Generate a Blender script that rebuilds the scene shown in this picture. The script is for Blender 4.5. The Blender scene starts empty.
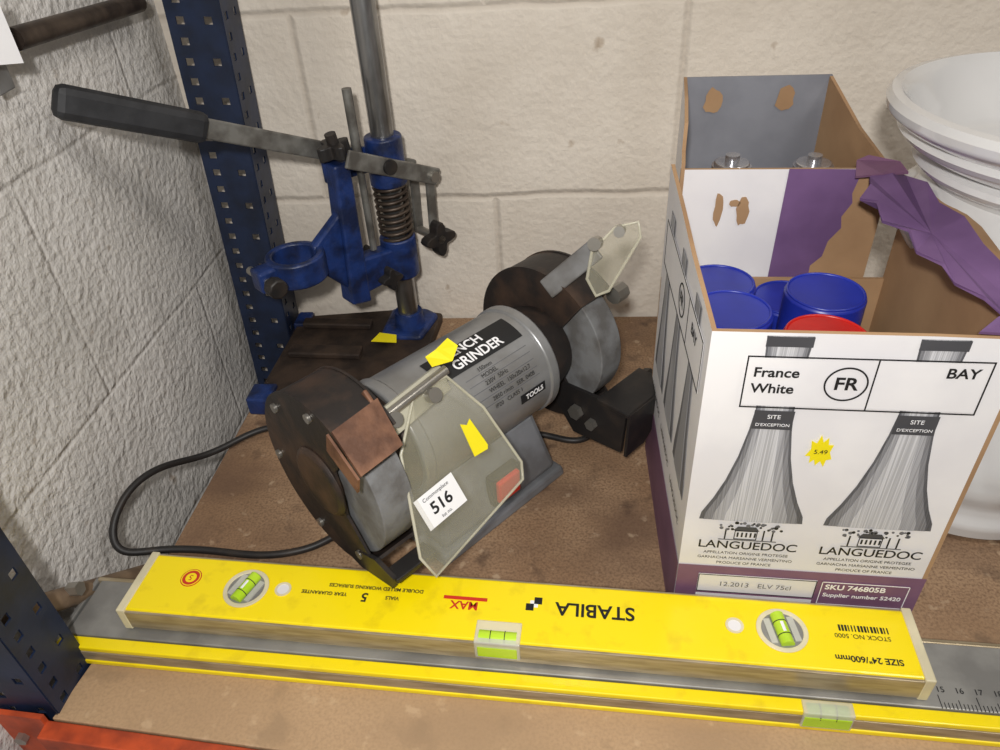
import bpy, bmesh, math, random
from mathutils import Vector, Matrix
random.seed(4)
scene=bpy.context.scene
COL=bpy.context.collection
V=Vector
# ---------------------------------------------------------------- materials
def lin(c):
    return tuple(((x/255)/12.92 if x/255<=.04045 else ((x/255+.055)/1.055)**2.4) for x in c)+(1,)
def mat(name,c,rough=.5,metal=0,c2=None,nscale=20,bump=0,bscale=60,alpha=1,coat=0,lo=.4,hi=.62,trans=0,stretch=None):
    m=bpy.data.materials.new(name); m.use_nodes=True; nt=m.node_tree; b=nt.nodes["Principled BSDF"]
    b.inputs["Base Color"].default_value=lin(c); b.inputs["Roughness"].default_value=rough; b.inputs["Metallic"].default_value=metal
    b.inputs["Alpha"].default_value=alpha; b.inputs["Coat Weight"].default_value=coat; b.inputs["Transmission Weight"].default_value=trans
    tc=nt.nodes.new("ShaderNodeTexCoord"); vec=tc.outputs["Object"]
    if stretch:
        mp=nt.nodes.new("ShaderNodeMapping"); mp.inputs["Scale"].default_value=stretch; nt.links.new(vec,mp.inputs[0]); vec=mp.outputs[0]
    if c2 is None: c2=tuple(max(0,x*.9) for x in c)
    n=nt.nodes.new("ShaderNodeTexNoise"); n.inputs["Scale"].default_value=nscale; n.inputs["Detail"].default_value=6; nt.links.new(vec,n.inputs["Vector"])
    cr=nt.nodes.new("ShaderNodeValToRGB"); cr.color_ramp.elements[0].position=lo; cr.color_ramp.elements[1].position=hi
    cr.color_ramp.elements[0].color=lin(c); cr.color_ramp.elements[1].color=lin(c2)
    nt.links.new(n.outputs["Fac"],cr.inputs[0]); nt.links.new(cr.outputs[0],b.inputs["Base Color"])
    if bump:
        n2=nt.nodes.new("ShaderNodeTexNoise"); n2.inputs["Scale"].default_value=bscale; n2.inputs["Detail"].default_value=5; nt.links.new(vec,n2.inputs["Vector"])
        bp=nt.nodes.new("ShaderNodeBump"); bp.inputs["Strength"].default_value=bump; bp.inputs["Distance"].default_value=.004
        nt.links.new(n2.outputs["Fac"],bp.inputs["Height"]); nt.links.new(bp.outputs[0],b.inputs["Normal"])
    return m
def wallmat(name,c,c2,axis,zoff,xoff,rough_b,coarse,mort=.006,jcol=.5,jh=.5):
    m=bpy.data.materials.new(name); m.use_nodes=True; nt=m.node_tree; N=nt.nodes; L=nt.links; b=N["Principled BSDF"]; b.inputs["Roughness"].default_value=.75
    tc=N.new("ShaderNodeTexCoord"); sx=N.new("ShaderNodeSeparateXYZ"); L.new(tc.outputs["Object"],sx.inputs[0])
    wn=N.new("ShaderNodeTexNoise"); wn.inputs["Scale"].default_value=9; L.new(tc.outputs["Object"],wn.inputs["Vector"])
    def math_(op,a,bv):
        q=N.new("ShaderNodeMath"); q.operation=op
        for i,z in enumerate((a,bv)):
            if isinstance(z,(int,float)): q.inputs[i].default_value=z
            else: L.new(z,q.inputs[i])
        return q.outputs[0]
    wob=math_('MULTIPLY',wn.outputs["Fac"],.012)
    u=math_('ADD',sx.outputs[axis],xoff); v=math_('ADD',math_('ADD',sx.outputs["Z"],zoff),wob)
    cx=N.new("ShaderNodeCombineXYZ"); L.new(u,cx.inputs[0]); L.new(v,cx.inputs[1])
    br=N.new("ShaderNodeTexBrick"); br.inputs["Scale"].default_value=1; br.inputs["Brick Width"].default_value=.412; br.inputs["Row Height"].default_value=.206
    br.inputs["Mortar Size"].default_value=mort; br.inputs["Mortar Smooth"].default_value=1; L.new(cx.outputs[0],br.inputs["Vector"])
    n=N.new("ShaderNodeTexNoise"); n.inputs["Scale"].default_value=7; n.inputs["Detail"].default_value=7; L.new(tc.outputs["Object"],n.inputs["Vector"])
    cr=N.new("ShaderNodeValToRGB"); cr.color_ramp.elements[0].position=.35; cr.color_ramp.elements[1].position=.65
    cr.color_ramp.elements[0].color=lin(c); cr.color_ramp.elements[1].color=lin(c2); L.new(n.outputs["Fac"],cr.inputs[0])
    mx=N.new("ShaderNodeMixRGB"); mx.blend_type='MULTIPLY'; L.new(cr.outputs[0],mx.inputs[1]); mx.inputs[2].default_value=(.74,.71,.68,1)
    L.new(math_('MULTIPLY',br.outputs["Fac"],jcol),mx.inputs[0])
    st=N.new("ShaderNodeTexNoise"); st.inputs["Scale"].default_value=38; st.inputs["Detail"].default_value=3; L.new(tc.outputs["Object"],st.inputs["Vector"])
    c3=N.new("ShaderNodeValToRGB"); c3.color_ramp.elements[0].position=.68; c3.color_ramp.elements[0].color=(1,1,1,1); c3.color_ramp.elements[1].position=.78; c3.color_ramp.elements[1].color=(.62,.55,.48,1)
    L.new(st.outputs["Fac"],c3.inputs[0]); m2=N.new("ShaderNodeMixRGB"); m2.blend_type='MULTIPLY'; m2.inputs[0].default_value=1; L.new(mx.outputs[0],m2.inputs[1]); L.new(c3.outputs[0],m2.inputs[2])
    L.new(m2.outputs[0],b.inputs["Base Color"])
    g=N.new("ShaderNodeTexNoise"); g.inputs["Scale"].default_value=120; g.inputs["Detail"].default_value=6; L.new(tc.outputs["Object"],g.inputs["Vector"])
    g2=N.new("ShaderNodeTexNoise"); g2.inputs["Scale"].default_value=16; g2.inputs["Detail"].default_value=3; L.new(tc.outputs["Object"],g2.inputs["Vector"])
    h=math_('ADD',math_('MULTIPLY',g.outputs["Fac"],rough_b),math_('MULTIPLY',g2.outputs["Fac"],coarse))
    h=math_('SUBTRACT',h,math_('MULTIPLY',br.outputs["Fac"],jh))
    bp=N.new("ShaderNodeBump"); bp.inputs["Strength"].default_value=.8; bp.inputs["Distance"].default_value=.005; L.new(h,bp.inputs["Height"]); L.new(bp.outputs[0],b.inputs["Normal"])
    return m
M={}
M['wall']=wallmat("painted_block",(230,221,208),(214,204,190),"X",.032+.206*3,.078+.412*2,.45,.8)
M['wallL']=wallmat("painted_block_rough",(220,217,213),(198,195,190),"Y",.09+.206*3,.1+.412*2,1.2,1.4,.004,.15,.3)
M['floor']=mat("concrete",(90,85,78),.9,bump=.3)
M['blue']=mat("blue_rack_paint",(26,40,68),.45,0,(20,30,50),30,.1)
M['orange']=mat("orange_rack_paint",(196,80,40),.5,0,(150,60,34),40,.1)
M['steel']=mat("dark_steel",(92,80,70),.45,.6,(60,50,44),40,.2)
M['tan']=mat("brace_tan",(150,128,104),.55,.2,(112,92,74),30,.2)
M['chrome']=mat("pole_steel",(165,165,165),.28,.9,(120,118,115),60,.05,stretch=(1,1,.2))
M['blue2']=mat("blue_cast_paint",(28,52,108),.42,0,(20,32,64),45,.3,120)
M['black']=mat("black_plastic",(32,30,30),.5,0,(54,46,40),40,.1,lo=.5,hi=.75)
M['rubber']=mat("rubber_grip",(44,45,48),.6,0,(32,33,36),50,.2)
M['lever']=mat("lever_metal",(140,139,134),.4,.5,(104,101,96),50,.1)
M['castrust']=mat("cast_iron_rusty",(70,56,46),.6,.3,(46,37,32),35,.3,90)
M['guard']=mat("guard_rusty_black",(46,41,39),.52,.3,(88,68,55),22,.15,80,lo=.46,hi=.7)
M['guardgray']=mat("guard_gray",(126,126,126),.5,.2,(96,93,90),30,.06)
M['rust']=mat("rusty_plate",(138,98,74),.65,.2,(92,62,46),35,.3,90)
M['motor']=mat("motor_silver_paint",(152,153,154),.34,.45,(134,133,131),22,0)
M['gbase']=mat("grinder_base_gray",(130,133,138),.45,.1,(106,107,109),22,.05)
M['stone']=mat("grinding_stone",(122,123,124),.85,0,(96,94,92),45,.15,400)
M['bolt']=mat("zinc_bolt",(180,176,168),.3,.8)
M['red']=mat("red_switch",(240,46,26),.35,0,(232,42,24))
M['redcap']=mat("red_cap",(188,30,24),.35)
M['bluecap']=mat("blue_cap",(34,50,160),.35,0,(28,42,140),20)
M['can']=mat("can_white",(190,195,205),.3,.3)
M['shield']=mat("clear_shield",(206,202,180),.10,0,(188,184,158),14,alpha=.18)
M['shieldedge']=mat("shield_edge",(222,218,196),.2,0,alpha=.6)
M['white']=mat("label_white",(240,240,242),.5,0,(236,236,238))
M['yel']=mat("sticker_yellow",(242,226,20),.6,0,(236,218,14))
M['ink']=mat("ink_black",(22,22,24),.6)
M['inkgray']=mat("ink_gray",(110,110,114),.6)
for k,cc in enumerate(((96,96,100),(136,136,140),(172,172,176),(204,204,207))):
    M['bp%d'%k]=mat("bottle_print_%d"%k,cc,.6,0,tuple(x*.84 for x in cc),4,lo=.42,hi=.58,stretch=(300,1,2))
M['bottledark']=mat("bottle_print_dark",(74,74,78),.6)
M['carton']=mat("carton_white",(234,232,232),.55,0,(222,220,222),12)
M['kraft']=mat("kraft_cardboard",(176,142,106),.8,0,(156,123,90),10,.1,50)
M['cartgray']=mat("carton_gray",(136,138,146),.7,0,(120,122,130),15)
M['purple']=mat("carton_purple",(116,86,130),.6,0,(102,74,116),20)
M['plum']=mat("carton_plum",(126,90,116),.6,0,(114,80,106),20)
M['ylevel']=mat("level_yellow",(248,222,8),.32,0,(226,198,14),55,coat=.2,lo=.55,hi=.78)
M['alu']=mat("level_machined",(176,162,136),.35,.4,(148,134,108),30,stretch=(1,8,8))
M['alugray']=mat("level_gray",(158,157,153),.4,.4,(136,135,132),30)
M['cream']=mat("end_cap_cream",(225,215,180),.45)
M['vial']=mat("vial_green",(190,225,60),.15,0,(170,210,40),20)
M['vialclear']=mat("vial_clear",(232,232,220),.15,0,alpha=.6)
M['redink']=mat("red_ink",(205,50,30),.5)
M['ceramic']=mat("ceramic_white",(212,211,210),.10,0,(204,203,202),6,coat=.6)
M['glass']=mat("bottle_glass",(46,60,42),.1)
M['foil']=mat("foil_silver",(200,200,205),.25,.8)
def chip():
    m=mat("chipboard",(166,136,106),.65,0,(144,114,86),8,.06,220); nt=m.node_tree; N=nt.nodes; L=nt.links; b=N["Principled BSDF"]
    src=b.inputs["Base Color"].links[0].from_socket
    tc=[n for n in N if n.type=='TEX_COORD'][0]
    def layer(prev,scale,lo,hi,col,stretch,fac=1):
        mp=N.new("ShaderNodeMapping"); mp.inputs["Scale"].default_value=stretch; L.new(tc.outputs["Object"],mp.inputs[0])
        n=N.new("ShaderNodeTexNoise"); n.inputs["Scale"].default_value=scale; n.inputs["Detail"].default_value=5; L.new(mp.outputs[0],n.inputs["Vector"])
        cr=N.new("ShaderNodeValToRGB"); cr.color_ramp.elements[0].position=lo; cr.color_ramp.elements[1].position=hi; cr.color_ramp.elements[0].color=(0,0,0,1); cr.color_ramp.elements[1].color=(fac,)*3+(1,)
        L.new(n.outputs["Fac"],cr.inputs[0]); mx=N.new("ShaderNodeMixRGB"); L.new(cr.outputs[0],mx.inputs[0]); L.new(prev,mx.inputs[1]); mx.inputs[2].default_value=lin(col); return mx.outputs[0]
    s=layer(src,420,.42,.70,(104,78,58),(1,1,1),.75)
    s=layer(s,7,.48,.66,(100,76,60),(1,1.5,1),.7)
    s=layer(s,60,.62,.70,(204,180,150),(1,1,1),.45)
    s=layer(s,26,.60,.70,(70,52,42),(1,1,1),.6)
    sx=N.new("ShaderNodeSeparateXYZ"); L.new(tc.outputs["Object"],sx.inputs[0])
    mr=N.new("ShaderNodeMapRange"); mr.inputs[1].default_value=-.44; mr.inputs[2].default_value=-.54; mr.inputs[3].default_value=0; mr.inputs[4].default_value=.5; L.new(sx.outputs["Y"],mr.inputs[0])
    mx=N.new("ShaderNodeMixRGB"); L.new(mr.outputs[0],mx.inputs[0]); L.new(s,mx.inputs[1]); mx.inputs[2].default_value=lin((200,168,130)); 
    L.new(mx.outputs[0],b.inputs["Base Color"]); return m
M['chip']=chip()
# ---------------------------------------------------------------- helpers
def empty(name,loc=(0,0,0),rz=0,rot=None):
    e=bpy.data.objects.new(name,None); e.empty_display_size=.02; COL.objects.link(e); e.location=loc; e.rotation_euler=rot or (0,0,rz); return e
def mk(name,verts,faces,m,parent=None,smooth=False,bevel=0,solid=0,loc=None,rot=None,offset=0):
    me=bpy.data.meshes.new(name); me.from_pydata([tuple(v) for v in verts],[],faces); me.update()
    bm=bmesh.new(); bm.from_mesh(me); bmesh.ops.recalc_face_normals(bm,faces=bm.faces); bm.to_mesh(me); bm.free()
    o=bpy.data.objects.new(name,me); COL.objects.link(o)
    for mm in (m if isinstance(m,list) else [m]): me.materials.append(M[mm])
    if parent: o.parent=parent
    if loc: o.location=loc
    if rot: o.rotation_euler=rot
    if smooth:
        for p in me.polygons: p.use_smooth=True
        me.set_sharp_from_angle(angle=math.radians(40))
    if solid:
        s=o.modifiers.new("s","SOLIDIFY"); s.thickness=solid; s.offset=offset
    if bevel:
        b=o.modifiers.new("b","BEVEL"); b.width=bevel; b.segments=2; b.limit_method='ANGLE'
    return o
def box(name,a,b,m,parent=None,bevel=0,**k):
    x0,y0,z0=a; x1,y1,z1=b
    vs=[(x,y,z) for z in (z0,z1) for y in (y0,y1) for x in (x0,x1)]
    return mk(name,vs,[(0,1,3,2),(4,5,7,6),(0,1,5,4),(2,3,7,6),(0,2,6,4),(1,3,7,5)],m,parent,bevel=bevel,**k)
def frus(name,pb,pt,m,parent=None,bevel=0,**k):
    n=len(pb); return mk(name,list(pb)+list(pt),[tuple(range(n)),tuple(range(n,2*n))]+[(i,(i+1)%n,n+(i+1)%n,n+i) for i in range(n)],m,parent,bevel=bevel,**k)
def frame(d):
    d=V(d).normalized(); a=V((0,0,1)) if abs(d.z)<.9 else V((1,0,0)); u=d.cross(a).normalized(); return d,u,d.cross(u).normalized()
def cyl(name,p0,p1,r,m,parent=None,r2=None,seg=32,bevel=0,smooth=True):
    p0=V(p0);p1=V(p1);d,u,w=frame(p1-p0); r2=r if r2 is None else r2
    c=[(math.cos(2*math.pi*i/seg),math.sin(2*math.pi*i/seg)) for i in range(seg)]
    return frus(name,[p0+(u*a+w*b)*r for a,b in c],[p1+(u*a+w*b)*r2 for a,b in c],m,parent,bevel,smooth=smooth)
def ringt(name,p0,p1,ro,ri,m,parent=None,seg=40,bevel=0):
    p0=V(p0);p1=V(p1);d,u,w=frame(p1-p0); vs=[]
    for i in range(seg):
        a=2*math.pi*i/seg; q=u*math.cos(a)+w*math.sin(a)
        vs+=[p0+q*ro,p1+q*ro,p1+q*ri,p0+q*ri]
    fs=[]
    for i in range(seg):
        j=(i+1)%seg
        for k in range(4): fs.append((4*i+k,4*i+(k+1)%4,4*j+(k+1)%4,4*j+k))
    return mk(name,vs,fs,m,parent,smooth=True,bevel=bevel)
def plate(name,pts,n,t,m,parent=None,bevel=0,**k):
    n=V(n).normalized()*t; pts=[V(p) for p in pts]
    return frus(name,pts,[p+n for p in pts],m,parent,bevel,**k)
def bar(name,p0,p1,w,t,m,parent=None,up=(0,0,1),bevel=.0015):
    p0=V(p0);p1=V(p1);d=(p1-p0).normalized(); s=d.cross(V(up)).normalized(); q=s.cross(d).normalized()
    f=lambda p:[p+s*a*t/2+q*b*w/2 for a,b in ((-1,-1),(1,-1),(1,1),(-1,1))]
    return frus(name,f(p0),f(p1),m,parent,bevel)
def tube(name,pts,r,m,parent=None,res=8,cyc=False,nurbs=False):
    cu=bpy.data.curves.new(name,"CURVE"); cu.dimensions='3D'; cu.bevel_depth=r; cu.bevel_resolution=4; cu.resolution_u=res
    sp=cu.splines.new('NURBS' if nurbs else 'POLY'); sp.points.add(len(pts)-1)
    for i,p in enumerate(pts): sp.points[i].co=(*p,1)
    if nurbs: sp.order_u=4; sp.use_endpoint_u=True
    sp.use_cyclic_u=cyc; cu.use_fill_caps=True; cu.materials.append(M[m]); o=bpy.data.objects.new(name,cu); COL.objects.link(o)
    if parent: o.parent=parent
    return o
def text(name,body,size,pos,ex,ey,m,parent=None,align='CENTER',bold=0,sx=1):
    cu=bpy.data.curves.new(name,"FONT"); cu.body=body; cu.size=size; cu.align_x=align; cu.align_y='CENTER'; cu.offset=min(bold,size*.022); cu.extrude=.00005; cu.materials.append(M[m])
    o=bpy.data.objects.new(name,cu); COL.objects.link(o)
    ex=V(ex).normalized(); ez=ex.cross(V(ey)).normalized(); ey=ez.cross(ex)
    mt=Matrix((ex*sx,ey,ez)).transposed().to_4x4(); mt.translation=V(pos)
    if parent: o.parent=parent
    o.matrix_local=mt
    return o
def lathe(name,prof,m,parent=None,seg=96,mod=None,loc=(0,0,0)):
    vs=[];fs=[];n=len(prof)
    for i in range(seg):
        a=2*math.pi*i/seg
        for (z,r) in prof:
            rr=r+(mod(a,z) if mod else 0); vs.append((rr*math.cos(a)+loc[0],rr*math.sin(a)+loc[1],z+loc[2]))
    for i in range(seg):
        j=(i+1)%seg
        for k in range(n-1): fs.append((i*n+k,j*n+k,j*n+k+1,i*n+k+1))
    o=mk(name,vs,fs,m,parent,smooth=True); return o
# ---------------------------------------------------------------- room
box("wall_back",(-.5,0,-.7),(1.2,.05,1.1),'wall')
box("wall_left",(-.475,-1.2,-.7),(-.425,0,1.1),'wallL')
box("floor",(-.475,-1.2,-.74),(1.2,.05,-.7),'floor')
# ---------------------------------------------------------------- shelf board, rack
mk("shelf_board",[(-.383,-.561,z) for z in(-.018,0)]+[(.9,-.675,z) for z in(-.018,0)]+[(.9,-.004,z) for z in(-.018,0)]+[(-.352,-.004,z) for z in(-.018,0)]+[(-.360,-.40,z) for z in(-.018,0)],
   [(0,2,4,6,8),(1,3,5,7,9),(0,1,3,2),(2,3,5,4),(4,5,7,6),(6,7,9,8),(8,9,1,0)],'chip',bevel=.001)
rack=empty("storage_rack")
def perf(name,p,ux,w,z0,z1,rot=None,pitch=.0195):
    cols=[0,w*.16,w*.31,w*.67,w*.82,w]; zs=[z0]
    z=z0
    while z<z1: zs+=[z+pitch*.38,z+pitch]; z+=pitch
    vs=[V(ux)*c+V((0,0,zz)) for zz in zs for c in cols]; fs=[]
    for i in range(len(zs)-1):
        for k in range(5):
            if k==1 and i%2==0: continue
            if k==3 and i%4==0: continue
            a=i*6+k; fs.append((a,a+1,a+7,a+6))
    return mk(name,vs,fs,'blue',rack,solid=.0018,loc=p,rot=rot)
perf("rear_post_front_face",(-.408,-.055,0),(1,0,0),.056,-.4,.85,rot=(0,.05,0))
perf("rear_post_side_face",(-.352,-.055,0),(0,1,0),.045,-.4,.85,rot=(0,.05,0))
perf("front_post_front_face",(-.424,-.557,0),(1,0,0),.044,-.7,.75)
perf("front_post_side_face",(-.380,-.557,0),(0,1,0),.045,-.7,.75)
bm_=[(.004,-.019),(.004,.002),(-.010,.002),(-.010,-.055),(.02,-.055),(.02,-.019)]
A=V((-.385,-.567,0)); B=V((.95,-.686,0))
frus("front_beam",[A+V((0,y,z)) for y,z in bm_],[B+V((0,y,z)) for y,z in bm_],'orange',rack,bevel=.001)
mk("beam_end_bracket",[(-.436,-.561,-.08),(-.384,-.565,-.08),(-.384,-.565,.010),(-.436,-.561,.010)],[(0,1,2,3)],'orange',rack,solid=.004)
cyl("bracket_bolt",(-.412,-.560,-.02),(-.412,-.570,-.02),.005,'bolt',rack,seg=6)
box("rear_beam",(-.345,-.045,-.06),(.9,-.006,-.0185),'orange',rack,bevel=.002)
tube("lower_brace",[(-.405,-.54,.09),(-.405,-.08,-.33)],.009,'tan',rack)
cyl("brace_bolt",(-.40,-.475,.04),(-.390,-.475,.042),.006,'bolt',rack,seg=6)
tube("upper_brace",[(-.405,-.265,.412),(-.405,-.07,.402)],.0085,'steel',rack)
bar("upper_strut",(-.412,-.285,.38),(-.405,-.295,.60),.02,.003,'guardgray',rack,up=(0,1,0))
plate("paper_tag",[(-.402,-.318,.445),(-.39,-.285,.445),(-.39,-.285,.400),(-.402,-.318,.406)],(1,-.3,0),.0006,'white',rack)
# ---------------------------------------------------------------- pillar drill stand
st=empty("drill_stand",(-.191,-.052,0),rz=math.atan2(-.728,-.685))
bpy.context.view_layer.update()
def L2(p): return st.matrix_world.inverted()@V(p)
cyl("pole",(0,0,.015),(0,0,.62),.0125,'chrome',st)
def wpl(name,pts,z0,z1,m,bevel=.002):
    a=[L2((x,y,z0)) for x,y in pts]; b=[L2((x,y,z1)) for x,y in pts]; return frus(name,a,b,m,st,bevel)
wpl("base_plate",[(-.345,-.195),(-.20,-.215),(-.165,-.15),(-.155,-.02),(-.20,-.008),(-.340,-.025)],.004,.018,'castrust')
wpl("base_rail_rear",[(-.33,-.055),(-.24,-.06),(-.24,-.045),(-.33,-.04)],.018,.026,'castrust')
wpl("base_rail_front",[(-.33,-.12),(-.24,-.125),(-.24,-.105),(-.33,-.10)],.018,.026,'castrust')
wpl("base_foot_left",[(-.353,-.205),(-.325,-.207),(-.325,-.175),(-.353,-.175)],0,.022,'blue2')
wpl("base_foot_rear",[(-.344,-.05),(-.325,-.05),(-.325,-.02),(-.344,-.02)],0,.022,'blue2')
cyl("pole_socket",(0,0,.0),(0,0,.042),.022,'blue2',st,r2=.017)
wpl("socket_flange",[(-.225,-.080),(-.172,-.083),(-.158,-.03),(-.175,-.016),(-.220,-.016)],.0,.024,'blue2',.004)
cyl("upper_collar",(0,0,.208),(0,0,.262),.0205,'blue2',st,bevel=.002)
cyl("lower_collar",(0,0,.095),(0,0,.145),.021,'blue2',st,bevel=.002)
hx=[(.0178*math.cos(t*.35),.0178*math.sin(t*.35),.145+.063*t/150) for t in range(151)]
tube("return_spring",hx,.0022,'steel',st)
frus("carriage_arm_low",[(.0,-.012,.10),(.07,-.01,.095),(.07,.01,.095),(0,.012,.10)],[(.0,-.012,.135),(.07,-.01,.14),(.07,.01,.14),(0,.012,.135)],'blue2',st,.003)
frus("carriage_column",[(.055,-.013,.085),(.080,-.013,.09),(.080,.013,.09),(.055,.013,.085)],[(.05,-.010,.25),(.070,-.010,.25),(.070,.010,.25),(.05,.010,.25)],'blue2',st,.003)
frus("carriage_fork",[(.01,-.017,.222),(.07,-.017,.226),(.07,-.010,.226),(.01,-.010,.222)],[(.01,-.017,.25),(.07,-.017,.262),(.07,-.010,.262),(.01,-.010,.25)],'blue2',st,.002)
frus("carriage_web",[(.070,-.006,.10),(.11,-.006,.145),(.11,.006,.145),(.070,.006,.10)],[(.070,-.006,.20),(.11,-.006,.172),(.11,.006,.172),(.070,.006,.20)],'blue2',st,.003)
ringt("drill_collar",(.130,0,.144),(.130,0,.172),.031,.023,'blue2',st,bevel=.002)
frus("collar_lug",[(.155,-.011,.146),(.178,-.011,.146),(.178,.011,.146),(.155,.011,.146)],[(.155,-.011,.170),(.178,-.011,.170),(.178,.011,.170),(.155,.011,.170)],'blue2',st,.003)
cyl("collar_screw",(.170,-.028,.158),(.170,.028,.158),.0045,'bolt',st)
cyl("collar_knob",(.170,.02,.158),(.170,.034,.158),.011,'black',st,seg=8,bevel=.002)
def star(name,c,ax,r,t,m,par):
    ax,u,w=frame(ax); c=V(c); pts=[]
    for i in range(32):
        a=2*math.pi*i/32; rr=r*(.74+.26*math.cos(4*a)); pts.append(c+(u*math.cos(a)+w*math.sin(a))*rr)
    frus(name,pts,[p+ax*t for p in pts],m,par,.001)
star("pivot_knob",(.060,0,.256),(0.1,0,1),.019,.014,'black',st)
cyl("pivot_knob_stem",(.060,0,.269),(.062,0,.280),.006,'black',st)
bar("lever_bar_a",(-.052,-.021,.205),(.20,-.021,.322),.019,.004,'lever',st)
bar("lever_bar_b",(-.052,.021,.205),(.06,.021,.258),.019,.004,'lever',st)
bar("lever_grip",(.175,-.021,.3105),(.290,-.021,.3635),.028,.018,'rubber',st,bevel=.007)
for i in range(9):
    s=i/9; bar("grip_rib_%d"%i,(.19+.092*s,-.0308,.3175+.0424*s),(.193+.092*s,-.0308,.3189+.0424*s),.020,.002,'black',st,bevel=0)
cyl("lever_pivot",(.012,-.027,.236),(.012,.027,.236),.008,'black',st)
cyl("lever_end_pin",(-.045,-.027,.208),(-.045,.027,.208),.006,'bolt',st)
bar("link_a",(-.045,-.015,.212),(-.042,-.015,.13),.012,.004,'lever',st,up=(1,0,0))
bar("link_b",(-.045,.015,.212),(-.042,.015,.13),.012,.004,'lever',st,up=(1,0,0))
cyl("link_rod",(-.042,-.022,.133),(-.042,.03,.133),.005,'bolt',st)
star("depth_knob",(-.042,.016,.133),(0,1,0),.022,.014,'black',st)
star("clamp_knob",(0.02,-.042,.113),(0,1,0),.014,.013,'black',st)
cyl("clamp_stem",(0.01,-.03,.113),(0.0,0,.113),.004,'bolt',st)
star("clamp_knob_rear",(0.04,.030,.118),(0,1,0),.014,.012,'black',st)
cyl("depth_rod",(.034,.0,.24),(.034,.0,.318),.005,'lever',st)
cyl("depth_rod_low",(.034,.0,.14),(.034,.0,.24),.004,'lever',st)
plate("price_sticker",[L2(p) for p in ((-.232,-.095,.0245),(-.20,-.098,.0245),(-.203,-.081,.0245),(-.225,-.076,.0245))],(0,0,1),.0005,'yel',st)
# ---------------------------------------------------------------- bench grinder
g=empty("bench_grinder",(-.088,-.312,0),rz=math.radians(48.8)); g.scale=(.96,.96,.96); HZ=.122
def rc(x0,x1,y0,y1,z): return [(x0,y0,z),(x1,y0,z),(x1,y1,z),(x0,y1,z)]
frus("base_foot",rc(-.09,.076,-.060,.058,.0),rc(-.088,.074,-.058,.056,.012),'gbase',g,.003)
frus("base_body",rc(-.084,.070,-.054,.052,.012),rc(-.06,.055,-.036,.036,.085),'gbase',g,.006)
box("switch_bezel",(-.022,-.0565,.024),(.014,-.046,.058),'black',g,.001)
box("switch_rocker",(-.018,-.061,.028),(.010,-.050,.054),'red',g,.002)
cyl("motor_body",(-.088,0,HZ),(.070,0,HZ),.054,'motor',g,seg=64,bevel=.003)
ringt("motor_lip",(.062,0,HZ),(.074,0,HZ),.0560,.04,'motor',g,bevel=.002)
ringt("motor_lip_left",(-.092,0,HZ),(-.080,0,HZ),.0560,.04,'motor',g,bevel=.002)
cyl("end_bell_right",(.072,0,HZ),(.110,0,HZ),.052,'guard',g,r2=.040,bevel=.003)
cyl("end_bell_left",(-.09,0,HZ),(-.112,0,HZ),.052,'guard',g,r2=.040,bevel=.003)
def surf(phi,x,r):
    a=math.radians(phi); return V((x,-math.cos(a)*r,HZ+math.sin(a)*r))
def patch(name,x0,x1,f0,f1,r,m):
    n=14; vs=[];fs=[]
    for i in range(n+1):
        f=f0+(f1-f0)*i/n; vs+=[surf(f,x0,r),surf(f,x1,r)]
    for i in range(n): fs.append((2*i,2*i+1,2*i+3,2*i+2))
    mk(name,vs,fs,m,g,smooth=True)
patch("label_header",-.045,.054,60,90,.0545,'ink')
patch("label_footer",.022,.054,0,10,.0545,'ink')
def ltext(nm,s,size,x,phi,m='white',bold=0):
    a=math.radians(phi); text(nm,s,size,surf(phi,x,.0551),(1,0,0),(0,math.sin(a),math.cos(a)),m,g,'LEFT',bold)
ltext("label_text_1","BENCH",.0135,-.024,82,'white',.0003); ltext("label_text_2","GRINDER",.0135,-.024,68,'white',.0003)
for i,(s,p) in enumerate([("150mm",54),("MODEL",47),("230V  50Hz",40),("WHEEL  150x20x12.7",32),("2850 r/min   SER. 0408",24),("IP20   CLASS 1",16)]):
    ltext("label_small_%d"%i,s,.0056,-.008,p,'ink')
for i,p in enumerate((50.5,43.5,36,28,20)): patch("label_rule_%d"%i,-.024,.05,p-.4,p+.4,.0545,'inkgray')
ltext("label_brand","TOOLS",.007,.028,5,'white',.0002)
def arc(f0,f1,r,x,n=48): return [surf(f0+(f1-f0)*i/n,x,r) for i in range(n+1)]
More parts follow.
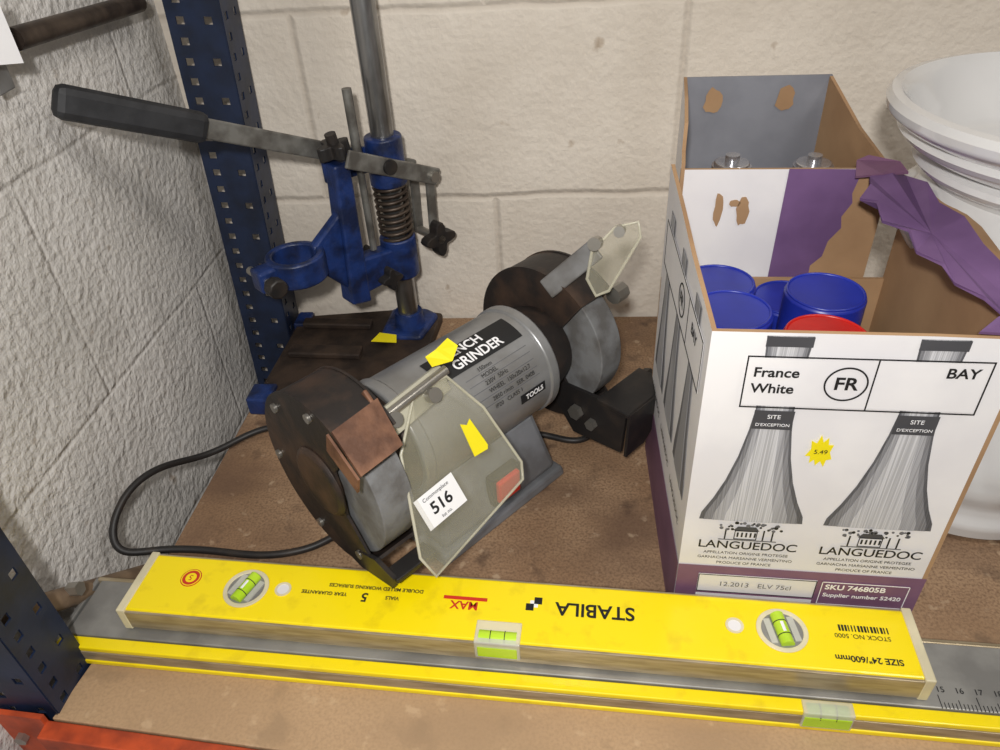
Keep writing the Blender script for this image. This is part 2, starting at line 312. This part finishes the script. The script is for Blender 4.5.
def guard(s,xi,xo,R,pm_out,pm_in):
    f0,f1=50,312
    n=48; vs=[];fs=[]
    for i in range(n+1):
        f=f0+(f1-f0)*i/n
        vs+=[surf(f,xi,R),surf(f,xo,R),surf(f,xo,R-.003),surf(f,xi,R-.003)]
    for i in range(n):
        for k in range(4): fs.append((4*i+k,4*i+(k+1)%4,4*i+4+(k+1)%4,4*i+4+k))
    fs+=[(0,1,2,3),(4*n,4*n+1,4*n+2,4*n+3)]
    mk("guard_rim",vs,fs,'guard',g,smooth=True)
    for nm,x,m,dx in (("guard_outer",xo,pm_out,.0025*s),("guard_inner",xi,pm_in,-.0025*s)):
        pts=arc(f0,f1,R+.001,x)+[surf(322,x,.035),surf(0,x,.028),surf(45,x,.035)]
        plate(nm,pts,(1,0,0),dx,m,g)
    w0=xi+s*.006; w1=xo-s*.004
    cyl("grinding_wheel",(w0,0,HZ),(w1,0,HZ),.073,'stone',g,seg=64,bevel=.001)
    cyl("wheel_flange",(w0-s*.004,0,HZ),(w1+s*.003,0,HZ),.022,'steel',g)
    cyl("wheel_nut",(w1,0,HZ),(xo+s*.006,0,HZ),.010,'bolt',g,seg=6,smooth=False)
    for f in (85,135,190,250,300):
        p=surf(f,xo+.002*s,R-.010); cyl("guard_screw",p,p+V((s*.003,0,0)),.0042,'bolt',g,seg=12)
guard(-1,-.113,-.154,.081,'guard','guard'); guard(1,.108,.148,.081,'guard','guard')
cyl("guard_dish",(-.1565,0,HZ),(-.161,0,HZ),.034,'guard',g,r2=.030,bevel=.002)
cyl("guard_dish_right",(.1505,0,HZ),(.156,0,HZ),.034,'guard',g,r2=.030)
plate("spark_deflector_left",[(-.160,-.044,HZ+.080),(-.116,-.040,HZ+.082),(-.120,-.070,HZ+.056),(-.160,-.072,HZ+.054)],(0,-.6,.8),.003,'rust',g)
plate("spark_deflector_side",[(-.161,-.042,HZ+.079),(-.161,-.073,HZ+.054),(-.161,-.068,HZ+.038),(-.161,-.036,HZ+.060)],(-1,0,0),.002,'rust',g)
box("tool_rest_left",(-.156,-.086,HZ-.058),(-.116,-.070,HZ-.053),'black',g,.001)
plate("tool_rest_arm_left",[(-.158,-.022,HZ-.076),(-.158,-.034,HZ-.078),(-.158,-.080,HZ-.066),(-.158,-.084,HZ-.052),(-.158,-.060,HZ-.048),(-.158,-.034,HZ-.058)],(-1,0,0),-.004,'black',g)
box("tool_rest_right",(.098,-.118,HZ-.030),(.166,-.080,HZ-.025),'black',g,.001)
plate("tool_rest_arm_right",[(.104,-.020,HZ-.05),(.104,-.05,HZ-.085),(.104,-.11,HZ-.078),(.104,-.114,HZ-.026),(.104,-.078,HZ-.026),(.104,-.035,HZ-.03)],(1,0,0),-.004,'black',g)
plate("tool_rest_front_right",[(.100,-.114,HZ-.080),(.130,-.114,HZ-.080),(.158,-.118,HZ-.045),(.158,-.118,HZ-.026),(.100,-.116,HZ-.026)],(0,-1,0),.003,'black',g)
cyl("tool_rest_bolt",(.094,-.055,HZ-.055),(.104,-.055,HZ-.055),.008,'bolt',g,seg=6)
cyl("tool_rest_bolt_b",(.094,-.075,HZ-.06),(.104,-.075,HZ-.06),.006,'bolt',g,seg=6)
cyl("tool_rest_knob_right",(.160,-.09,HZ-.035),(.172,-.09,HZ-.035),.010,'black',g,seg=8)
def shp(x,z): return V((x,-.037-(.188-z)*.58,z))
sl=[shp(-.133,.070),shp(-.022,.088),shp(-.016,.100),shp(-.028,.152),shp(-.048,.186),shp(-.080,.188),shp(-.114,.156),shp(-.138,.088)]
sn=V((0,-1,.58)).normalized()
plate("eye_shield_left",sl,sn,.003,'shield',g)
tube("eye_shield_left_edge",[p+sn*.0015 for p in sl],.0013,'shieldedge',g,cyc=True)
ex=V((1,0,.10)).normalized(); ey=sn.cross(ex).normalized()
c=shp(-.102,.113)+sn*.0035
plate("shield_label",[c+ex*a+ey*b for a,b in((-.020,-.014),(.020,-.014),(.020,.014),(-.020,.014))],sn,.0003,'white',g)
text("shield_label_text","516",.014,c-ey*.001+sn*.0006,ex,ey,'ink',g,bold=.0003)
text("shield_label_small","Commonplace",.0045,c+ey*.0095+sn*.0006,ex,ey,'ink',g)
text("shield_label_small_b","lot no.",.004,c-ey*.0105+sn*.0006,ex,ey,'ink',g)
c=shp(-.050,.138)+sn*.0035
plate("shield_sticker",[c+ex*a+ey*b for a,b in((-.008,-.014),(.006,-.016),(.008,-.013),(.005,.015),(0,.012),(-.005,.016))],sn,.0004,'yel',g)
plate("shield_bracket",[shp(-.112,.168),shp(-.048,.176),shp(-.048,.196),shp(-.112,.189)],sn,-.004,'shieldedge',g)
cyl("shield_rod",shp(-.118,.183),shp(-.045,.190),.0042,'bolt',g)
for x in(-.108,-.068):
    cyl("shield_screw",shp(x,.180),shp(x,.180)+sn*.009,.0062,'bolt',g,seg=16)
c=shp(-.046,.196)
plate("rod_sticker",[c+V(p) for p in((-.014,-.006,.006),(.004,-.010,.004),(.016,-.004,.010),(.014,.006,.014),(-.002,.003,.012),(-.012,.004,.010))],(0,-.5,1),.0005,'yel',g)
bar("shield_arm_left",(-.115,-.02,HZ+.078),shp(-.115,.182),.012,.004,'rust',g)
gi=(Matrix.Translation(g.location)@Matrix.Rotation(math.radians(48.8),4,'Z')@Matrix.Scale(.96,4)).inverted()
sr=[gi@V(p) for p in ((.030,-.262,.185),(.041,-.262,.190),(.066,-.256,.238),(.064,-.252,.250),(.046,-.246,.243),(.026,-.254,.225),(.022,-.258,.200))]
srn=(sr[2]-sr[0]).cross(sr[5]-sr[0]).normalized()
plate("eye_shield_right",sr,srn,.003,'shield',g)
tube("eye_shield_right_edge",sr,.0015,'shieldedge',g,cyc=True)
bar("shield_arm_right",(.100,-.015,HZ+.070),gi@V((.030,-.250,.225)),.020,.004,'guardgray',g,up=(0,1,1))
cyl("shield_screw_right",gi@V((.030,-.252,.232)),gi@V((.027,-.262,.235)),.006,'bolt',g)
cyl("shield_screw_right_b",gi@V((.050,-.245,.24)),gi@V((.048,-.256,.243)),.005,'bolt',g)
cyl("shield_knob_right",(.150,-.055,.178),(.165,-.055,.178),.009,'bolt',g,seg=8)
cable=tube("power_cable",[(-.20,-.30,.03),(-.25,-.25,.02),(-.314,-.238,.02),(-.353,-.275,.012),(-.375,-.30,.02),(-.385,-.335,.045),(-.40,-.37,.05),(-.407,-.405,.03),(-.395,-.42,.014),(-.365,-.406,.010),(-.32,-.402,.004),(-.281,-.408,.0035),(-.24,-.405,.0035),(-.205,-.386,.0035),(-.16,-.33,.01)],.0034,'black',nurbs=True,res=12)
cable2=tube("power_cable.001",[(-.06,-.24,.006),(-.023,-.237,.0035),(0,-.25,.0035),(.029,-.252,.0035),(.05,-.20,.0035),(.02,-.14,.0035),(-.06,-.13,.0035)],.0034,'black',nurbs=True,res=12)
# ---------------------------------------------------------------- front wine carton
wb=empty("wine_carton")
FL=V((.087,-.461,0));FR=V((.261,-.471,0));BR=V((.272,-.262,0));BL=V((.086,-.255,0))
def panel(name,a,b,z0,tops,mo,mi,th=.003,par=wb):
    d=(b-a); nrm=V((-d.y,d.x,0)).normalized()*th
    o=[a+d*s+V((0,0,z)) for s,z in tops]; base=[a+V((0,0,z0)),b+V((0,0,z0))]
    ring=base+o[::-1]; n=len(ring); vs=ring+[p+nrm for p in ring]
    fs=[tuple(range(n)),tuple(range(n,2*n))]+[(i,(i+1)%n,n+(i+1)%n,n+i) for i in range(n)]
    me=mk(name,vs,fs,[mo,mi],par)
    for p in me.data.polygons[1:]: p.material_index=1
    return me
panel("front_panel",FL,FR,.0,[(0,.279),(.3,.279),(.7,.279),(1,.278)],'carton','kraft')
panel("right_panel",FR,BR,.0,[(0,.278),(.2,.274),(.35,.278),(.6,.276),(.8,.281),(1,.283)],'carton','kraft')
panel("left_panel",BL,FL,.0,[(0,.300),(.35,.292),(.6,.285),(1,.279)],'carton','kraft')
panel("back_panel",BR,BL,.0,[(0,.20),(1,.20)],'carton','kraft')
mk("bottom_panel",[FL,FR,BR,BL],[(0,1,2,3)],'kraft',wb,solid=.003,offset=1)
fl=[(.268,-.252,.284),(.273,-.28,.290),(.270,-.31,.287),(.274,-.34,.290),(.272,-.375,.287),(.273,-.41,.286),(.268,-.462,.280),(.255,-.455,.279),(.248,-.435,.283),(.242,-.41,.279),(.240,-.395,.284),(.234,-.37,.280),(.235,-.35,.286),(.227,-.325,.281),(.229,-.305,.287),(.223,-.288,.282),(.233,-.276,.288),(.237,-.262,.288),(.252,-.256,.292)]
cen=(.253,-.345,.280)
mk("torn_side_flap",fl+[cen],[(i,(i+1)%len(fl),len(fl)) for i in range(len(fl))],'purple',wb,solid=.0022)
fl2=[(.269,-.455,.281),(.281,-.46,.276),(.281,-.40,.281),(.287,-.34,.282),(.281,-.29,.284),(.271,-.256,.284)]
mk("torn_side_flap_edge",fl2,[tuple(range(len(fl2)))],'kraft',wb,solid=.0022)
fl3=[(.228,-.258,.287),(.233,-.240,.293),(.240,-.243,.298),(.262,-.250,.295),(.265,-.262,.291),(.245,-.264,.291)]
mk("torn_corner_flap",fl3,[tuple(range(len(fl3)))],'plum',wb,solid=.0022)
fl4=[(.232,-.466,.280),(.259,-.468,.279),(.259,-.452,.282),(.246,-.455,.283)]
mk("torn_front_corner",fl4,[tuple(range(len(fl4)))],'purple',wb,solid=.002)
fd=(FR-FL).normalized(); fn=V((fd.y,-fd.x,0)); W=(FR-FL).length
def fp(u,z,off=.0006): return FL+fd*(u*W)+V((0,0,z))+fn*off
def fpoly(name,pts,m,off=.0005,th=.0002): plate(name,[fp(u,z,off) for u,z in pts],fn,th,m,wb)
def frect(name,u0,u1,z0,z1,m,off=.0005): fpoly(name,[(u0,z0),(u1,z0),(u1,z1),(u0,z1)],m,off)
def ftext(name,s,size,u,z,m='ink',al='CENTER',bold=0): text(name,s,size,fp(u,z,.0018),fd,(0,0,1),m,wb,al,bold)
def fframe(nm,u0,u1,z0,z1,t=.0009,m='ink'):
    tu=t/W
    frect(nm+"_b",u0,u1,z0,z0+t,m,.0014);frect(nm+"_t",u0,u1,z1-t,z1,m,.0014);frect(nm+"_l",u0,u0+tu,z0,z1,m,.0014);frect(nm+"_r",u1-tu,u1,z0,z1,m,.0014)
for bi,cu_ in enumerate((.255,.735)):
    prof=[(.076,.277),(.07,.262),(.066,.24),(.066,.222),(.075,.205),(.095,.182),(.125,.160),(.16,.142),(.195,.128),(.2,.121)]
    for k,fa in enumerate((1,.9,.72,.46)):
        sh=-.1*(1-fa)
        fpoly("bottle_print_%d%d"%(bi,k),[(cu_+w*sh-w*fa,z) for w,z in prof]+[(cu_+w*sh+w*fa,z) for w,z in prof[::-1]],'bp%d'%k,.0002+.0002*k,.0001)
    frect("bottle_band_%d"%bi,cu_-.069,cu_+.069,.207,.222,'bottledark',.0010)
    frect("bottle_cap_%d"%bi,cu_-.076,cu_+.076,.270,.277,'bottledark',.0010)
    ftext("band_text_%d"%bi,"SITE",.0045,cu_,.2175,'white'); ftext("band_text_b_%d"%bi,"D'EXCEPTION",.0033,cu_,.211,'white')
frect("label_bg",.13,.905,.226,.262,'carton',.0011)
fframe("label",.128,.907,.2245,.2635); frect("label_div",.548,.553,.2245,.2635,'ink',.0014)
ftext("label_france","France",.0098,.155,.2515,'ink','LEFT',.0002); ftext("label_white","White",.0098,.155,.2395,'ink','LEFT',.0002)
ringt("label_circle",fp(.465,.2445,.0014),fp(.465,.2445,.0018),.0125,.0115,'ink',wb)
ftext("label_fr","FR",.0128,.465,.2445,'ink',bold=.0003)
ftext("label_bay","BAY",.0098,.82,.2545,'ink',bold=.0002)
for bi,cu_ in enumerate((.262,.742)):
    ftext("region_%d"%bi,"LANGUEDOC",.0112,cu_,.0965,'ink',bold=.0001)
    ftext("region_s1_%d"%bi,"APPELLATION ORIGINE PROTEGEE",.0038,cu_,.088,'ink')
    ftext("region_s2_%d"%bi,"GARNACHA MARSANNE VERMENTINO",.0038,cu_,.0825,'ink')
    ftext("region_s3_%d"%bi,"PRODUCE OF FRANCE",.0038,cu_,.077,'ink')
    frect("house_%d"%bi,cu_-.06,cu_+.03,.103,.112,'carton',.0010); fframe("house_f%d"%bi,cu_-.06,cu_+.03,.103,.112,.0006)
    fpoly("roof_%d"%bi,[(cu_-.066,.112),(cu_+.036,.112),(cu_+.02,.116),(cu_-.05,.116)],'bottledark',.0012)
    for k in range(5): frect("hw_%d%d"%(bi,k),cu_-.05+k*.017,cu_-.043+k*.017,.1055,.110,'ink',.0014)
    for k in range(30):
        a=random.uniform(-.13,.12); zz=random.uniform(.1125,.1195) if abs(a+.015)>.045 else random.uniform(.117,.120)
        rr=random.uniform(.0008,.0017); q=fp(cu_+a,zz,.0014)
        cyl("leaf_%d%d"%(bi,k),q,q+fn*.0002,rr,'inkgray' if k%3 else 'ink',wb,seg=7,smooth=False)
    for a in(-.095,.055,.09): frect("trunk_%d_%d"%(bi,int(a*1000)),cu_+a-.003,cu_+a+.003,.1025,.113,'ink',.0012)
    frect("ground_%d"%bi,cu_-.12,cu_+.11,.1015,.1024,'inkgray',.0012)
frect("plum_band",0.0,1,.0,.071,'plum',.0004)
frect("band_label_left",.09,.58,.042,.062,'carton',.0007); fframe("bl",.09,.58,.042,.062,.0006)
ftext("band_left","12.2013   ELV 75cl",.007,.33,.052,'inkgray')
frect("band_label_mid",.09,.58,.012,.039,'carton',.0007)
frect("band_label_r",.60,.95,.036,.062,'plum',.0007); fframe("br",.60,.95,.036,.062,.0006,'white')
ftext("sku","SKU 746805B",.0075,.615,.0565,'white','LEFT',.0002); ftext("supplier","Supplier number 52420",.0058,.615,.0475,'white','LEFT',.0001)
frect("band_label_r2",.60,.95,.012,.034,'carton',.0007); ftext("sz","6 x 75cl",.0075,.70,.029,'ink')
fpoly("price_star",[(.395,.186),(.41,.192),(.405,.199),(.425,.197),(.435,.204),(.447,.198),(.462,.202),(.467,.196),(.485,.196),(.478,.190),(.49,.184),(.472,.183),(.468,.177),(.452,.182),(.438,.178),(.43,.183),(.415,.180),(.413,.186)],'yel',.0012)
ftext("price_text","5.49",.005,.445,.190,'ink')
sd=(FL-BL).normalized(); sn2=V((sd.y,-sd.x,0)); SW=(FL-BL).length
if sn2.x>0: sn2=-sn2
def sp_(s,z,off): return BL+sd*(s*SW)+V((0,0,z))+sn2*off
def srect(nm,s0,s1,z0,z1,m,off=.0005): plate(nm,[sp_(s0,z0,off),sp_(s1,z0,off),sp_(s1,z1,off),sp_(s0,z1,off)],sn2,.0002,m,wb)
srect("side_band",0,1,0,.071,'plum')
for i,cs in enumerate((.2,.5,.8)):
    prof=[(.05,.275),(.045,.222),(.055,.205),(.08,.17),(.12,.135),(.125,.122)]
    plate("side_bottle_%d"%i,[sp_(cs-w,z,.0005) for w,z in prof]+[sp_(cs+w,z,.0005) for w,z in prof[::-1]],sn2,.0002,'inkgray',wb)
    plate("side_bottle_lt_%d"%i,[sp_(cs-w*.6,z,.0008) for w,z in prof]+[sp_(cs+w*.6,z,.0008) for w,z in prof[::-1]],sn2,.0002,'bp2',wb)
    text("side_region_%d"%i,"LANGUEDOC",.008,sp_(cs,.0965,.001),sd,(0,0,1),'ink',wb)
srect("side_label",.1,.95,.2245,.2635,'carton',.0012)
for nm,a in (("a",(.1,.95,.2245,.2256)),("b",(.1,.95,.2624,.2635)),("c",(.1,.105,.2245,.2635)),("d",(.945,.95,.2245,.2635)),("e",(.68,.685,.2245,.2635))): srect("side_lab_"+nm,*a,'ink',.0015)
text("side_bay","BAY",.011,sp_(.81,.25,.0019),sd,(0,0,1),'ink',wb,bold=.0003)
text("side_fr","FR",.013,sp_(.55,.244,.0019),sd,(0,0,1),'ink',wb,bold=.0004)
ringt("side_circle",sp_(.55,.244,.0015),sp_(.55,.244,.0019),.0125,.0114,'ink',wb)
def can(x,y,zt,cap):
    e=empty("spray_can",(x,y,0)); 
    cyl("can_body",(0,0,.0035),(0,0,zt-.035),.027,'can',e); cyl("can_shoulder",(0,0,zt-.035),(0,0,zt-.03),.027,'can',e,r2=.024)
    cyl("can_cap",(0,0,zt-.038),(0,0,zt),.0282,cap,e,bevel=.0025)
    ringt("cap_ridge",(0,0,zt-.003),(0,0,zt+.001),.0272,.0252,cap,e,bevel=.0008)
can(.1195,-.374,.239,'bluecap');can(.190,-.350,.239,'bluecap');can(.176,-.405,.237,'redcap');can(.1215,-.315,.228,'bluecap');can(.1205,-.430,.232,'bluecap');can(.184,-.293,.20,'bluecap')
# ---------------------------------------------------------------- rear wine carton
wr=empty("wine_carton.001")
a=V((.096,-.244,0));b=V((.258,-.250,0));c_=V((.243,-.115,0));d_=V((.112,-.112,0))
panel("front_panel",a,b,0,[(0,.291),(1,.290)],'carton','kraft',par=wr)
panel("right_panel",b,c_,0,[(0,.290),(.45,.302),(1,.326)],'carton','kraft',par=wr)
panel("back_panel",c_,d_,0,[(0,.326),(1,.327)],'carton','cartgray',par=wr)
panel("left_panel",d_,a,0,[(0,.327),(.5,.328),(.85,.322),(.86,.300),(1,.296)],'carton','kraft',par=wr)
mk("bottom_panel",[a,b,c_,d_],[(0,1,2,3)],'kraft',wr,solid=.003,offset=1)
rd=(b-a).normalized(); rn=V((rd.y,-rd.x,0))
def rpoly(nm,pts,m): plate(nm,[a+rd*u+V((0,0,z))+rn*.0005 for u,z in pts],rn,.0003,m,wr)
rpoly("purple_stripe",[(.084,.291),(.140,.290),(.136,.270),(.138,.262),(.132,.250),(.134,.240),(.126,.228),(.124,.214),(.116,.205),(.118,.12),(.082,.12)],'purple')
rpoly("torn_kraft_edge",[(.140,.290),(.162,.290),(.162,.12),(.118,.12),(.116,.205),(.124,.214),(.126,.228),(.134,.240),(.132,.250),(.138,.262),(.136,.270)],'kraft')
def blob(nm,cx,cz,rx,rz):
    rpoly(nm,[(cx+rx*(1+random.uniform(-.25,.2))*math.cos(t*.42),cz+rz*(1+random.uniform(-.2,.15))*math.sin(t*.42)) for t in range(15)],'kraft')
blob("glue_mark_a",.033,.257,.0035,.015);blob("glue_mark_b",.053,.255,.005,.013);blob("glue_mark_c",.046,.262,.005,.003)
bd=(c_-d_).normalized(); bn=V((bd.y,-bd.x,0))
for i,u in enumerate((.028,.093)):
    pts=[]
    for t in range(14):
        pts.append(d_+bd*(u+.008*(1+random.uniform(-.2,.2))*math.cos(t*.45))+V((0,0,.306+.012*(1+random.uniform(-.2,.1))*math.sin(t*.45)))+bn*.0035)
    plate("back_glue_mark_%d"%i,pts,bn,.0003,'kraft',wr)
def bottle(x,y,zt):
    e=empty("wine_bottle",(x,y,0))
    k=zt/.29
    lathe("bottle_glass",[(.0035,0),(.0035,.031),(.01,.0335),(.17*k,.0335),(.2*k,.026),(.22*k,.016),(.245*k,.0135),(.26*k,.0135)],'glass',e,48)
    cyl("bottle_capsule",(0,0,.235*k),(0,0,zt),.0148,'foil',e,bevel=.001); ringt("capsule_ring",(0,0,zt-.008),(0,0,zt-.003),.0165,.012,'foil',e)
    cyl("bottle_stopper",(0,0,zt-.002),(0,0,zt+.006),.006,'foil',e)
bottle(.145,-.203,.281);bottle(.213,-.203,.279)
# ---------------------------------------------------------------- spirit levels
lv=empty("spirit_level",(-.348,-.4965,.0225),rz=math.radians(-3.7)); Lh=.0225; Lw=.057; LL=.600
box("body",(.006,.0015,0.0),(LL-.006,Lw-.0015,Lh),'ylevel',lv,.0015)
box("flange_front",(.006,-.0005,.0015),(LL-.006,.003,Lh-.0015),'alu',lv,.0005)
box("flange_rear",(.006,Lw-.003,.0015),(LL-.006,Lw+.0005,Lh-.0015),'alu',lv,.0005)
box("end_cap_left",(0,-.0008,-.0005),(.007,Lw+.0008,Lh+.0008),'cream',lv,.001)
box("end_cap_right",(LL-.007,-.0008,-.0005),(LL,Lw+.0008,Lh+.0008),'cream',lv,.001)
zt=Lh
def rnd_vial(x,y,ang):
    c=V((x,y,zt)); ringt("vial_bezel",c,c+V((0,0,.0012)),.0180,.0145,'cream',lv,bevel=.0004)
    cyl("vial_well",c,c+V((0,0,.0004)),.0148,'alugray',lv)
    d=V((math.cos(ang),math.sin(ang),0)); n=V((-d.y,d.x,0))
    cyl("vial_tube",c-d*.0125+V((0,0,.0012)),c+d*.0125+V((0,0,.0012)),.0048,'vial',lv,seg=20)
    cyl("vial_bubble",c-d*.004+V((0,0,.0035)),c+d*.004+V((0,0,.0035)),.0026,'white',lv,seg=16)
    for s in(-1,1):
        cyl("vial_mark",c+d*.005*s+V((0,0,.0012)),c+d*.0056*s+V((0,0,.0012)),.0050,'ink',lv,seg=20)
        bar("vial_clamp",c+n*.0085*s-d*.01+V((0,0,.0008)),c+n*.0085*s+d*.01+V((0,0,.0008)),.0012,.0045,'vialclear',lv,bevel=0)
rnd_vial(.096,.029,math.radians(72)); rnd_vial(.505,.030,math.radians(100))
for x in(.126,.472):
    ringt("hang_hole",(x,.031,zt),(x,.031,zt+.0008),.0065,.0048,'cream',lv); cyl("hole_disc",(x,.031,zt),(x,.031,zt+.0003),.005,'carton',lv)
def ctr_vial(par,x,z):
    box("edge_vial_window",(x-.017,-.0015,.0045),(x+.017,.018,z+.0012),'vialclear',par,.001)
    cyl("edge_vial_tube",(x-.014,.006,z-.003),(x+.014,.006,z-.003),.0055,'vial',par,seg=20)
    box("edge_vial_block",(x-.015,-.0018,.006),(x+.015,.012,z-.004),'vial',par,.001)
    for s in(-1,1):
        cyl("edge_vial_mark",(x+s*.005,.006,z-.003),(x+s*.0056,.006,z-.003),.0057,'ink',par,seg=20)
ctr_vial(lv,.301,zt)
ex=(-1,0,0);ey=(0,-1,0)
def lt(nm,s,size,x,y,m='ink',bold=0,al='CENTER',sx=1): text(nm,s,size,(x,y,zt+.0003),ex,ey,m,lv,al,bold,sx)
lt("brand_text","STABILA",.0160,.371,.034,'ink',.0003,sx=1.0)
for i,(dx,dy) in enumerate(((-.003,-.003),(.003,.003))): box("brand_logo_%d"%i,(.325+dx-.003,.036+dy-.003,zt),(.325+dx+.003,.036+dy+.003,zt+.0003),'ink',lv)
box("brand_logo_2",(.322,.036,zt),(.325,.039,zt+.0002),'white',lv); box("brand_logo_3",(.325,.033,zt),(.328,.036,zt+.0002),'white',lv)
lt("max_text","MAX",.010,.272,.030,'redink',.0008)
plate("max_bar",[(.255,.0345,zt+.0002),(.289,.0345,zt+.0002),(.289,.0375,zt+.0002),(.255,.0375,zt+.0002)],(0,0,1),.0002,'redink',lv)
lt("guarantee_1","DOUBLE MILLED WORKING SURFACES",.0044,.200,.039,bold=.0001); lt("guarantee_2","YEAR GUARANTEE",.0044,.160,.031,bold=.0001); lt("guarantee_3","VIALS",.0044,.215,.031,bold=.0001);lt("guarantee_5","5",.011,.193,.030,bold=.0003)
lt("size_text","SIZE 24\"/600mm",.0066,.560,.012,bold=.0002); lt("stock_text","STOCK NO. 5000",.005,.560,.030)
for i in range(16): box("barcode_%d"%i,(.545+i*.0022,.034,zt),(.5458+i*.0022+random.choice((0,.0006)),.039,zt+.0003),'ink',lv)
c=V((.046,.035,zt)); cyl("seal",c,c+V((0,0,.0003)),.0085,'redink',lv); ringt("seal_ring",c,c+V((0,0,.0005)),.0078,.0070,'ylevel',lv); cyl("seal_in",c,c+V((0,0,.0005)),.0045,'ylevel',lv); text("seal_num","5",.007,(.046,.035,zt+.0007),ex,ey,'redink',lv)
l2=empty("spirit_level.001",(-.400,-.506,0),rz=math.radians(-3.35)); L2L=1.0; w2=.058; h2=.0215
box("web",(.004,.004,.002),(L2L-.004,w2-.002,h2-.0005),'alugray',l2,.001)
box("flange_front_top",(.0,-.007,h2-.006),(L2L,.003,h2-.001),'ylevel',l2,.001)
box("flange_front",(.0,-.0075,.005),(L2L,.0035,h2-.006),'alu',l2,.0003)
box("flange_front_bottom",(.0,-.0085,.0),(L2L,.003,.005),'ylevel',l2,.001)
box("flange_rear",(.0,w2-.003,.0),(L2L,w2+.001,h2),'alu',l2,.001)
box("end_plate",(-.003,-.004,.0),(.001,w2,h2-.001),'alugray',l2,.001)
def ctr2(x):
    box("edge_vial_window",(x-.017,-.0088,.0035),(x+.017,.002,h2+.0005),'vialclear',l2,.001)
    cyl("edge_vial_tube",(x-.014,-.003,h2-.006),(x+.014,-.003,h2-.006),.0060,'vial',l2,seg=20)
    box("edge_vial_block",(x-.016,-.0092,.005),(x+.016,0,h2-.004),'vial',l2,.001)
    for s in(-1,1): cyl("edge_vial_mark",(x+s*.005,-.003,h2-.006),(x+s*.0056,-.003,h2-.006),.0063,'ink',l2,seg=20)
ctr2(.584)
for i in range(0,96):
    xx=.66+i*.0025; ln=.010 if i%10==0 else (.007 if i%5==0 else .0045)
    box("scale_tick",(xx,.004,h2-.0004),(xx+.0004,.004+ln,h2-.0001),'ink',l2)
for i in range(10): text("scale_num",str(15+i),.006,(.66+i*.0125+.003,.018,h2-.0001),(1,0,0),(0,1,0),'ink',l2)
# ---------------------------------------------------------------- ceramic pedestal
pd=empty("ceramic_pedestal",(.371,-.279,0))
prof=[(0,0),(0,.092),(.006,.098),(.018,.099),(.026,.094),(.034,.092),(.05,.096),(.07,.093),(.095,.082),(.12,.070),(.145,.062),(.17,.058),(.185,.060),(.192,.068),(.200,.071),(.208,.069),(.216,.074),(.226,.082),(.231,.085),(.234,.090),(.244,.104),(.258,.110),(.272,.108),(.284,.097),(.289,.092),(.293,.094),(.298,.103),(.302,.106),(.306,.105),(.309,.100),(.313,.108),(.319,.118),(.324,.122),(.328,.119),(.332,.126),(.338,.133),(.344,.134),(.349,.131),(.350,.125),(.344,.119),(.330,.112),(.315,.104),(.302,.094),(.296,.07),(.294,0)]
pp=[]
for i in range(len(prof)-1):
    for k in range(3):
        t=k/3; pp.append((prof[i][0]*(1-t)+prof[i+1][0]*t,prof[i][1]*(1-t)+prof[i+1][1]*t))
pp.append(prof[-1])
def md(a,z):
    if .234<z<.288: w=math.sin((z-.234)/.054*math.pi); return .008*w*(abs(math.cos(7*a+z*60))-.7)
    if .04<z<.17: w=math.sin((z-.04)/.13*math.pi); return .006*w*(abs(math.cos(7*a+z*30))-.7)
    return 0
lathe("pedestal_body",pp,'ceramic',pd,224,md)
# ---------------------------------------------------------------- camera
f=735; th=math.radians(36.7); ps=math.radians(6); r=math.radians(3.7)
F=V((-math.sin(ps)*math.cos(th), math.cos(ps)*math.cos(th), -math.sin(th)))
R0=V((math.cos(ps),math.sin(ps),0)); U0=R0.cross(F)
R=math.cos(r)*R0-math.sin(r)*U0; U=math.sin(r)*R0+math.cos(r)*U0
cd=bpy.data.cameras.new("camera"); cam=bpy.data.objects.new("camera",cd); COL.objects.link(cam); scene.camera=cam
mt=Matrix((R,U,-F)).transposed().to_4x4(); mt.translation=V((0,-.8247,.52)); cam.matrix_world=mt
cd.sensor_width=36; cd.lens=f*36/1000; cd.clip_start=.01
# ---------------------------------------------------------------- lights
def area(name,loc,target,size,power,col):
    l=bpy.data.lights.new(name,'AREA'); l.size=size; l.energy=power; l.color=col; o=bpy.data.objects.new(name,l); COL.objects.link(o)
    o.location=loc; o.rotation_euler=(V(target)-V(loc)).to_track_quat('-Z','Y').to_euler(); return o
area("camera_flash",(-.03,-.92,.64),(0,-.10,.14),.04,5.1,(1,.975,.945))
area("overhead_fill",(.9,-.8,1.7),(0,-.1,0),.4,8,(1,.945,.875))  # added soft overhead fill, no known ceiling lamp behind it
w=bpy.data.worlds.new("world"); scene.world=w; w.use_nodes=True; w.node_tree.nodes["Background"].inputs[0].default_value=(1,.975,.94,1); w.node_tree.nodes["Background"].inputs[1].default_value=.14
scene.view_settings.view_transform='Standard'
